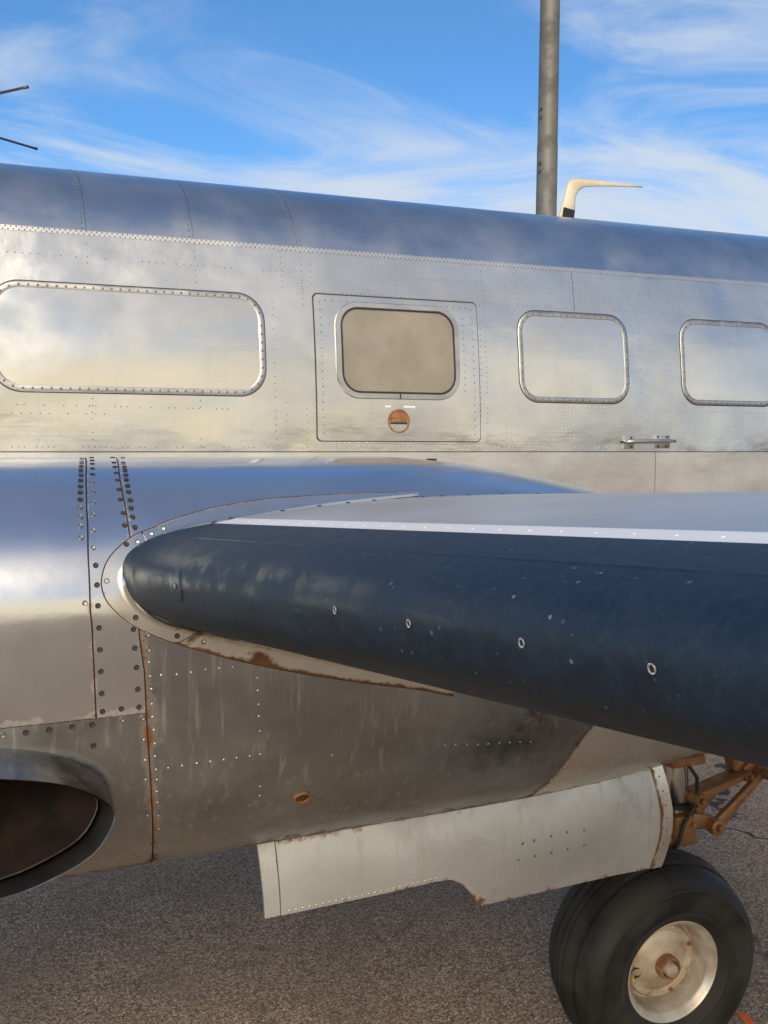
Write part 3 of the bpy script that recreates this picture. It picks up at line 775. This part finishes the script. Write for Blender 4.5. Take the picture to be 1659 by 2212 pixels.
# ---- wing
UP = [(0,0),(.008,.026),(.03,.047),(.08,.069),(.14,.083),(.2,.093),(.36,.117),(.7,.14),(1.18,.137),(1.7,.08),(2.4,-.08)]
LO = [(0,0),(.006,-.0293),(.02,-.057),(.05,-.080),(.1,-.1056),(.18,-.1304),(.28,-.152),(.45,-.176),(.66,-.192),(1.0,-.188),(1.6,-.152),(2.4,-.09)]
PF = UP[::-1] + LO[1:]
PS = [0.0]
for a, b in zip(PF, PF[1:]): PS.append(PS[-1] + hypot(b[0]-a[0], b[1]-a[1]))
S0 = PS[len(UP) - 1]
PU = list(range(len(PF)))
def prof(q):
    """q: way along the skin from the leading edge, + over the top"""
    t = min(max(S0 - q, 0), PS[-1]); i = 0
    while i < len(PS) - 2 and t > PS[i+1]: i += 1
    u = i + (t - PS[i]) / (PS[i+1] - PS[i])
    return cr(PF, u)
def wing_pt(q, Y, off=0.0):
    o = 1.98 - Y; s = 1 - .1 * max(o, -.6)
    x, z = prof(q)
    if off:
        a = prof(q + .004); b = prof(q - .004); d = Vector((a[0]-b[0], a[1]-b[1])).normalized()
        x -= d.y * off * 1.0 if True else 0; z += d.x * off
    return Vector((.315 + .14 * o + x * s, Y, 1.505 + .06 * o + z * s))
QN = [S0 - v for v in PS]
qs = []
for a, b in zip(QN, QN[1:]):
    for k in range(4): qs.append(a + (b - a) * k / 4)
qs.append(QN[-1])
Ys = lin(2.35, -2.6, 34)
rg = [[wing_pt(q, Y) for q in qs] for Y in Ys]
wing = mk('wing', *loft(rg, True, True, True), M['wing'], air)
def wpatch(nm, m, q0, q1, n, y0, y1, off, parent=wing, k=44):
    qq = lin(q1, q0, n)
    V, Fc = [], []
    ys = lin(y0, y1, k)
    rg = []
    for Y in ys:
        o = [wing_pt(q, Y, off) for q in qq]
        rg.append([wing_pt(qq[0], Y, -.003)] + [o[0]] + o + [o[-1]] + [wing_pt(qq[-1], Y, -.003)])
    V, Fc = loft(rg, False)
    return mk(nm, V, Fc, m, parent, 'auto')
boot = wpatch('deicing_boot', M['boot'], -.30, .232, 70, 2.03, -2.4, .0030)
wpatch('edge_strip', M['strip'], .2345, .302, 6, 2.03, -2.4, .0022)
# raised rib between the inflatable tubes
for q0 in (.118, .112):
    pass
rg = [[wing_pt(.118 + .004 * cos(t) , Y, .0026 + .0016 * sin(t)) for t in (0, pi/4, pi/2, 3*pi/4, pi)] for Y in lin(1.80, -2.4, 60)]
mk('boot_rib', *loft([r[::-1] for r in rg], False), M['boot'], wing)
RIM = screw_mesh('boot_rivet', [M['rivet_lt'], M['scr']], .0050)
def wing_n(q, Y):
    return (wing_pt(q, Y, .01) - wing_pt(q, Y, 0)).normalized()
for q, Y in ((-.0045, 1.121), (-.0058, .956), (-.0069, .767), (-.0109, .61)):
    screw(wing, wing_pt(q, Y, .0032), wing_n(q, Y), RIM)
screw(wing, wing_pt(-.0069, 1.686, .0052), wing_n(-.0069, 1.686), RIM)
rgs = [[wing_pt(-.0069 + r * cos(2*pi*k/28), 1.686 + r * .95 * sin(2*pi*k/28), h) for k in range(28)] for r, h in ((.030, .0020), (.0295, .0040), (.0285, .0046), (.018, .0044), (.006, .0044))]
mk('boot_repair_patch', *loft(rgs, True, False, True), M['boot'], wing, 'auto')
for q, Y in ((.505, 2.06), (.575, 2.058), (.635, 2.056), (.69, 2.055), (.745, 2.058), (.805, 2.062), (.887, 2.07), (.99, 2.085), (1.10, 2.105), (.395, 2.045), (.29, 2.04), (.24, 2.036)):
    screw(wing, wing_pt(q, Y, .0042 if q < .31 else .0006), wing_n(q, Y), SCREW)
# strip rivets
rivets('strip_rivet_row', wing, [(wing_pt(.268, Y, .0022), wing_n(.268, Y)) for Y in lin(1.9, .2, 30)], .0024, M['strip'])
# wing centre section between nacelle and fuselage
rg = [[wing_pt(q, Y) + Vector((0, 0, .04 * (Y - 2.2))) for q in qs[::2]] for Y in lin(2.6, 3.9, 8)]
mk('centre_wing', *loft(rg, True, True, True), M['wing'], air)

# ---- main gear door
DB = [(.640, .634), (.98, .638), (1.118, .642), (1.160, .639), (1.19, .622), (1.215, .600), (1.236, .572), (1.244, .548), (1.262, .541), (1.468, .543), (1.702, .546), (1.90, .541)]
DT = [(.640, .812), (.69, .816), (.98, .832), (1.25, .837), (1.464, .840), (1.70, .851), (1.90, .861)]
DR = [(0, 1.864), (.32, 1.882), (.55, 1.882), (.78, 1.871), (1, 1.857)]        # curved rear edge, bottom to top
DF = [(0, .660), (1, .646)]
def door_pt(X, v, off=0.0):
    zb, zt = interp(X, DB), interp(X, DT); z = zb + (zt - zb) * v
    y = 2.215 - .035 * sin(pi * min(max((z - .50) / .38, 0), 1)) - off
    return Vector((X, y, z))
def dedge(xf, xr): return None
def dpanel(nm, l, r, n, off, rust=None, parent=None, m=None, xs=None):
    def P(u, v):
        a = l(v); b = r(v); X = a + (b - a) * u
        return door_pt(X, v, off)
    us = xs or lin(0, 1, n)
    vv = [0, .02, .05, .1] + lin(.17, .83, 8) + [.9, .95, .98, 1]
    return patch(nm, parent, m or M['door'], P, us, vv, off=.004, depth=.009, side=1, rust=rust)
def drust(u, v, p):
    top = interp(p.x, DT) - p.z; bot = p.z - interp(p.x, DB)
    return .60 * edge(top, .030) + (.44 if p.x > 1.0 else .2) * edge(bot, .022) + .75 * edge(hypot(p.x - 1.25, p.z - .552), .035) + .3 * edge(1.88 - p.x, .05)
fr = lambda v: interp(v, DR)
main = dpanel('gear_door', lambda v: .690 + .010 * (1 - v), lambda v: fr(v) - .040, 150, 0, drust, air)
dpanel('door_front_strip', lambda v: interp(v, DF), lambda v: .6875 + .010 * (1 - v), 5, -.002, lambda u, v, p: .3 * edge(1 - u, .3), main)
dpanel('door_rear_strip', lambda v: fr(v) - .042, lambda v: fr(v), 6, .003, lambda u, v, p: .75 * edge(u, .35) + .35 * edge(v, .15), main, M['fair'])
mk('door_inner_skin', *loft([[door_pt(.66 + 1.19 * k / 30, v, -.022) for v in (0.03, .25, .5, .75, .97)] for k in range(31)], False), M['dull'], main)
DV = [(1.376,.70),(1.412,.702),(1.466,.705),(1.519,.708),(1.574,.705),(1.363,.656),(1.416,.659),(1.468,.659),(1.521,.66),(1.575,.662)]
def dz(X, z): return door_pt(X, (z - interp(X, DB)) / (interp(X, DT) - interp(X, DB)), .0042)
rivets('door_rivet_row', main, [(dz(X, z), (0, -1, 0)) for X, z in DV], .0044, M['rivet'])
L = []
for X in lin(.71, 1.80, 42): L.append((door_pt(X, .955, .0042), (0, -1, 0)))
for X in lin(.72, 1.12, 24): L.append((door_pt(X, .04, .0042), (0, -1, 0)))
rivets('door_edge_rivet_row', main, L, .0030, M['rivet_lt'])
L = [(door_pt(fr(v) - .022, v, .0072), (0, -1, 0)) for v in (.10, .24, .36, .48, .6, .73, .86)]
rivets('rear_strip_rivet_row', main, L, .0030, M['rusty'])
# hinge rail along the nacelle's lower edge
rg = []
for X in lin(.66, 1.95, 40):
    z = interp(X, DT)
    rg.append([Vector((X, 2.205 + .02 * cos(t), z + .010 + .012 * sin(t))) for t in (pi * .9, pi * 1.1, pi * 1.4, pi * 1.7, 0.1, pi * .4, pi * .6)])
mk('hinge_rail', *loft(rg, True, True, True), M['rusty'], main, 'auto')

# ---- landing gear strut with its scissor links
SY = 2.46
strut = mk('landing_strut', *loft([[Vector((X + r * cos(2*pi*k/20), SY + r * sin(2*pi*k/20), z)) for k in range(20)] for X, r, z in ((2.128, .043, 1.05), (2.132, .043, .735), (2.140, .043, .62), (2.1405, .040, .612), (2.1405, .030, .610), (2.145, .030, .50))], True, True, True), M['chrome'], air, 'auto')
mk('strut_collar', *join(box((2.138, SY, .756), (.135, .13, .030), None, .006), box((2.190, SY - .02, .770), (.10, .06, .018), Matrix.Rotation(radians(-10), 3, 'Y'), .004)), M['rusty'], strut, 'auto')
mk('gland_ring', *loft([[Vector((2.1405 + r * cos(2*pi*k/20), SY + r * sin(2*pi*k/20), z)) for k in range(20)] for r, z in ((.034, .610), (.046, .606), (.046, .592), (.034, .588))], True), M['black'], strut, 'auto')
# lower block and trailing fork down to the axle
mk('axle_fork', *join(box((2.142, SY - .005, .525), (.090, .10, .105), None, .012),
     tube([(2.12, SY, .50), (2.06, SY + .02, .38), (1.98, SY + .02, .25), (1.945, SY + .01, .20)], [.045, .045, .04, .038], 14),
     tube([(1.94, SY + .03, .197), (1.94, 2.30, .197)], .03, 14)), M['bronze'], strut, 'auto')
def link(a, b, w0, w1, th):
    """flat forged link between two eyes, tapering"""
    a, b = Vector(a), Vector(b); d = (b - a).normalized(); s = Vector((0, 1, 0)); u = d.cross(s).normalized()
    rg = []
    for t, w in ((0, w0), (.12, w0 * .9), (.5, (w0 + w1) * .42), (.9, w1 * .95), (1, w1)):
        p = a.lerp(b, t)
        rg.append([p + s * (th * x) + u * (w * y) for x, y in ((-1, -.7), (-.7, -1), (.7, -1), (1, -.7), (1, .7), (.7, 1), (-.7, 1), (-1, .7))])
    return loft(rg, True, True, True)
def eye(c, r, ln, ax=(0, 1, 0), hole=.45, k=18):
    c = Vector(c); ax = Vector(ax); u = Vector((1, 0, 0)); w = Vector((0, 0, 1)); rg = []
    for rr, y in ((hole, -.6), (hole, -1), (.85, -1), (1, -.85), (1, .85), (.85, 1), (hole, 1)):
        rg.append([c + ax * (y * ln / 2) + (u * cos(2*pi*i/k) + w * sin(2*pi*i/k)) * (rr * r) for i in range(k)])
    return loft(rg, True, True, False)
A1 = (2.185, SY - .02, .625); A2 = (2.395, SY - .02, .672); E2 = (2.245, SY - .07, .532); ET = (2.445, SY - .07, .684)
mk('upper_torque_link', *join(link(A1, A2, .022, .014, .034), eye(A1, .024, .11), eye(A2, .018, .09)), M['bronze'], strut, 'auto')
mk('lower_torque_link', *join(link(E2, ET, .022, .013, .012), link((2.245, SY + .04, .532), (2.445, SY + .04, .684), .022, .013, .012), eye(E2, .027, .040), eye((2.245, SY + .04, .532), .027, .04), eye(ET, .019, .14)), M['bronze'], strut, 'auto')
mk('link_lug', *join(box((2.195, SY - .02, .552), (.070, .08, .045), Matrix.Rotation(radians(15), 3, 'Y'), .008), box((2.205, SY - .02, .60), (.03, .05, .07), None, .006)), M['bronze'], strut, 'auto')
mk('retract_bracket', *join(link((2.40, SY, .690), (2.36, SY + .02, .86), .030, .040, .030), box((2.425, SY - .01, .690), (.06, .07, .05), Matrix.Rotation(radians(-30), 3, 'Y'), .008)), M['bronze'], strut, 'auto')

mk('brake_hose', *tube([(2.10, SY - .05, .80), (2.175, SY - .058, .70), (2.178, SY - .06, .62), (2.12, SY - .066, .56), (2.10, SY - .064, .50), (2.06, SY - .03, .42), (2.0, SY - .01, .30)], .0062, 8), M['black'], strut)
for c, r in (((E2[0], E2[1] - .022, E2[2]), .012), ((ET[0], ET[1] - .002, ET[2]), .010), ((A1[0], A1[1] - .058, A1[2]), .011), ((A2[0], A2[1] - .048, A2[2]), .009)):
    mk('pin_nut', *tube([c, (c[0], c[1] - .010, c[2])], r, 6), M['rusty'], strut, False)
for X in (2.115, 2.165):
    mk('clamp_bolt', *tube([(X, SY - .055, .545), (X, SY - .064, .545)], .008, 6), M['rusty'], strut, False)
# ---- main wheel, axle along local Y, outer face towards -Y
WR = .328
wheel = empty('wheel', (1.935, 2.22, .197), air)
toe, camb = radians(-4), radians(3)
e1 = Vector((cos(toe), sin(toe), 0)); nn = Vector((sin(toe), -cos(toe), 0)); e2 = Vector((0, 0, 1)) * cos(camb) + nn * sin(camb); e3 = e1.cross(e2)
R = Matrix((e1, -e3, e2)).transposed()
if R.determinant() < 0: R = Matrix((e1, e3, e2)).transposed()
wheel.matrix_local = Matrix.Translation((1.935, 2.22, .197)) @ R.to_4x4()
def rev(prof, k=72):
    return loft([[Vector((r * cos(2*pi*i/k), y, r * sin(2*pi*i/k))) for i in range(k)] for r, y in prof], True)
W0 = .112                                       # tyre centre plane behind the rim face
tp = [(.150, -.100), (.158, -.113), (.170, -.126), (.184, -.1335), (.187, -.1365), (.191, -.1365), (.194, -.1350), (.212, -.1405), (.238, -.1420), (.260, -.1390), (.263, -.1405), (.267, -.1390), (.270, -.1335), (.284, -.125), (.297, -.109), (.3035, -.093)]
tread = [(.307, -.080), (.3095, -.066), (.3020, -.0645), (.2995, -.057), (.3015, -.0495), (.3160, -.048), (.3225, -.028), (.3240, -.0175), (.3160, -.016), (.3145, -.0110), (.3160, -.006), (.3265, -.0045)]
near = tp + tread
pr = [(r, y + W0) for r, y in near] + [(WR - .0008, W0)] + [(r, -y + W0) for r, y in near[::-1]]
tyre = mk('tyre', *rev(pr), M['tyre'], wheel, 'auto')
mk('rim', *rev([(.150, .028), (.160, .010), (.1625, .002), (.161, -.002), (.157, -.003), (.150, .003), (.146, .010), (.1405, .014), (.138, .022), (.134, .060), (.128, .082), (.118, .086)]), M['rimring'], wheel, 'auto')
mk('wheel_disc', *rev([(.120, .088), (.117, .066), (.112, .060), (.100, .060), (.094, .064), (.070, .052), (.050, .044), (.038, .040), (.034, .040)]), M['rim'], wheel, 'auto')
mk('hub', *rev([(.036, .045), (.036, .014), (.034, .010), (.029, .010), (.027, .016), (.027, .030)], 32), M['rusty'], wheel, 'auto')
mk('hub_cap', *rev([(.027, .032), (.0215, .020), (.0205, .004), (.018, .000), (.010, -.001), (.0005, -.001)], 28), M['rim'], wheel, 'auto')
def hexbolt(cx, cz, y, r):
    V = []; rg = []
    for rr, yy in ((1.5, y + .002), (1.5, y), (1.0, y - .0005), (1.0, y - .008), (.8, y - .0095)):
        rg.append([Vector((cx + r * rr * cos(pi*i/3), yy, cz + r * rr * sin(pi*i/3))) for i in range(6)])
    return loft(rg, True, False, True)
for k in range(8):
    a = radians(22 + 45 * k); mk('bolt', *hexbolt(.106 * cos(a), .106 * sin(a), .0595, .0052), M['rusty'] if k % 3 == 0 else M['rim'], wheel, False)
va = radians(193)
mk('valve', *tube([(.105 * cos(va), .075, .105 * sin(va)), (.118 * cos(va), .030, .118 * sin(va))], [.006, .004], 8), M['yellow'], wheel)
mk('valve_hole', *loft([[Vector((.092 * cos(va) + .020 * r * cos(2*pi*i/20), .0625 + h, .092 * sin(va) + .015 * r * sin(2*pi*i/20))) for i in range(20)] for r, h in ((1.1, .002), (1.05, -.006), (.9, -.006), (.85, .001), (.2, .002))], True, False, True), M['black'], wheel)

# ---- aerials on the roof
out_l = [(2.925, 2.945), (3.033, 2.943), (3.037, 3.03), (3.040, 3.076), (3.047, 3.10), (3.060, 3.121), (3.076, 3.135), (3.10, 3.145), (3.20, 3.158), (3.476, 3.181)]
out_r = [(3.476, 3.190), (3.20, 3.188), (3.085, 3.186), (3.05, 3.184), (3.025, 3.181), (3.005, 3.174), (2.992, 3.161), (2.98, 3.125), (2.967, 3.08), (2.945, 3.01)]
def prism(P, y0, th, edgef=.55):
    cx = sum(p[0] for p in P) / len(P); rg = []
    n = len(P)
    rg.append([Vector((x, y0 - th * edgef, z)) for x, z in P]); rg.append([Vector((x, y0 + th * edgef, z)) for x, z in P])
    return loft(rg, True, True, True)
# blade section: thick in the middle, thin at both edges
k = len(out_l); rg = []
ch = list(zip(out_l, out_r[::-1]))
pairs = [((2.925, 2.945), (3.033, 2.943)), ((2.945, 3.01), (3.036, 3.01)), ((2.967, 3.08), (3.040, 3.076)), ((2.980, 3.125), (3.047, 3.10)), ((2.992, 3.161), (3.060, 3.121)), ((3.012, 3.177), (3.076, 3.135)), ((3.045, 3.184), (3.10, 3.145)), ((3.13, 3.187), (3.15, 3.152)), ((3.25, 3.189), (3.25, 3.163)), ((3.38, 3.190), (3.38, 3.174)), ((3.476, 3.190), (3.476, 3.182))]
for i, (a, b) in enumerate(pairs):
    w = .016 * (1 - .75 * i / len(pairs)); L = []
    for t, y in ((0, 0), (.12, -.55), (.35, -1), (.65, -.9), (.9, -.4), (1, 0), (.9, .4), (.65, .9), (.35, 1), (.12, .55)):
        L.append(Vector((a[0] + (b[0]-a[0]) * t, CY + w * y, a[1] + (b[1]-a[1]) * t)))
    rg.append(L)
blade = mk('blade_antenna', *loft(rg, True, True, True), M['cream'], air)
mk('black_patch', *box((2.987, CY - .0165, 2.990), (.070, .006, .054), Matrix.Rotation(radians(8), 3, 'Y'), .001), M['black'], blade, False)
mk('antenna_base', *box((2.98, CY, 2.958), (.17, .06, .010), None, .003), M['cream'], blade, 'auto')
mast = mk('whisker_antenna', *loft([[Vector((-.08 + sx * x, CY + sy * y, z)) for x, y in ((-1, 0), (-.4, 1), (.6, .7), (1, 0), (.6, -.7), (-.4, -1))] for sx, sy, z in ((.09, .02, 2.92), (.06, .016, 3.02), (.045, .018, 3.105))], True, True, True), M['cream'], air)
for a, b in (((-.079, 4.33, 3.09), (.295, 3.888, 3.09)), ((-.079, 4.37, 3.09), (.386, 4.654, 3.09))):
    mk('antenna_rod', *tube([a, Vector(a).lerp(Vector(b), .94), b], [.006, .0050, .0062], 8), M['antn'], mast)

# ------------------------------------------------------------------ light pole behind the airplane
pole = empty('light_pole', (8.03, 12.30, 0))
tag(pole, 'tall grey weathered steel light pole rising behind the fuselage', 'light pole')
lean = radians(.5)
def pole_ring(z, r, k=12): return [Vector((z * .010 + r * cos(2*pi*(i+.5)/k), r * sin(2*pi*(i+.5)/k), z)) for i in range(k)]
mk('lower_shaft', *loft([pole_ring(0, .165), pole_ring(3, .160), pole_ring(6.33, .1535), pole_ring(6.345, .150)], True, True, True), M['conc'], pole, 'auto')
mk('upper_shaft', *loft([pole_ring(6.30, .1495), pole_ring(9, .144), pole_ring(11.8, .138)], True, True, True), M['conc'], pole, 'auto')
mk('base_plate', *box((0, 0, .02), (.5, .5, .04), None, .004), M['conc'], pole, 'auto')
for z in (6.72, 6.84, 5.95, 6.07):
    mk('bolt', *tube([(z*.010 - .15, -.045, z), (z*.010 - .178, -.052, z)], .022, 6), M['rivet'], pole, False)
mk('lamp_arm', *tube([(.118, 0, 11.7), (.118, .3, 12.0), (.118, 1.6, 12.25)], .05, 10), M['conc'], pole)
mk('lamp_head', *box((.118, 1.9, 12.26), (.32, .75, .12), None, .03), M['conc'], pole, 'auto')

# ------------------------------------------------------------------ orange strap by the tyre
pts = [(2.337, 2.366, .026), (2.331, 2.345, .033), (2.324, 2.32, .036), (2.315, 2.28, .030), (2.302, 2.22, .012), (2.292, 2.12, .006), (2.32, 2.0, .006)]
rg = []
for i, p in enumerate(pts):
    p = Vector(p); d = (Vector(pts[min(i+1, len(pts)-1)]) - Vector(pts[max(i-1, 0)])).normalized()
    s = d.cross(Vector((0, 0, 1))).normalized(); u = s.cross(d).normalized()
    rg.append([p - s * .014 - u * .003, p + s * .014 - u * .003, p + s * .014 + u * .003, p - s * .014 + u * .003])
st = mk('orange_strap', *loft(rg, True, True, True), M['orange'], None, 'auto')
tag(st, 'bright orange webbing strap curling on the asphalt beside the tyre', 'strap')

# ------------------------------------------------------------------ loose grit scattered over the apron
V = []; Fc = []
for k in range(2600):
    x = random.uniform(-.6, 5.5); y = random.uniform(1.0, 6.5); r = random.choice((.0018, .0022, .0028, .0036, .005)) * random.uniform(.8, 1.2)
    b = len(V)
    for a in range(5):
        t = 2 * pi * a / 5 + random.uniform(-.3, .3); q = r * random.uniform(.75, 1.2); V.append((x + q * cos(t), y + q * sin(t), random.uniform(.0002, .0012)))
    V.append((x, y, r * random.uniform(.7, 1.1)))
    Fc += [(b + a, b + (a + 1) % 5, b + 5) for a in range(5)]
grit = mk('loose_grit', V, Fc, plain('pale_grit', (.30, .24, .18), .9, c2=(.55, .46, .36), scale=3), None, False)
grit['kind'] = 'stuff'; grit['label'] = 'pale loose grit scattered over the asphalt'
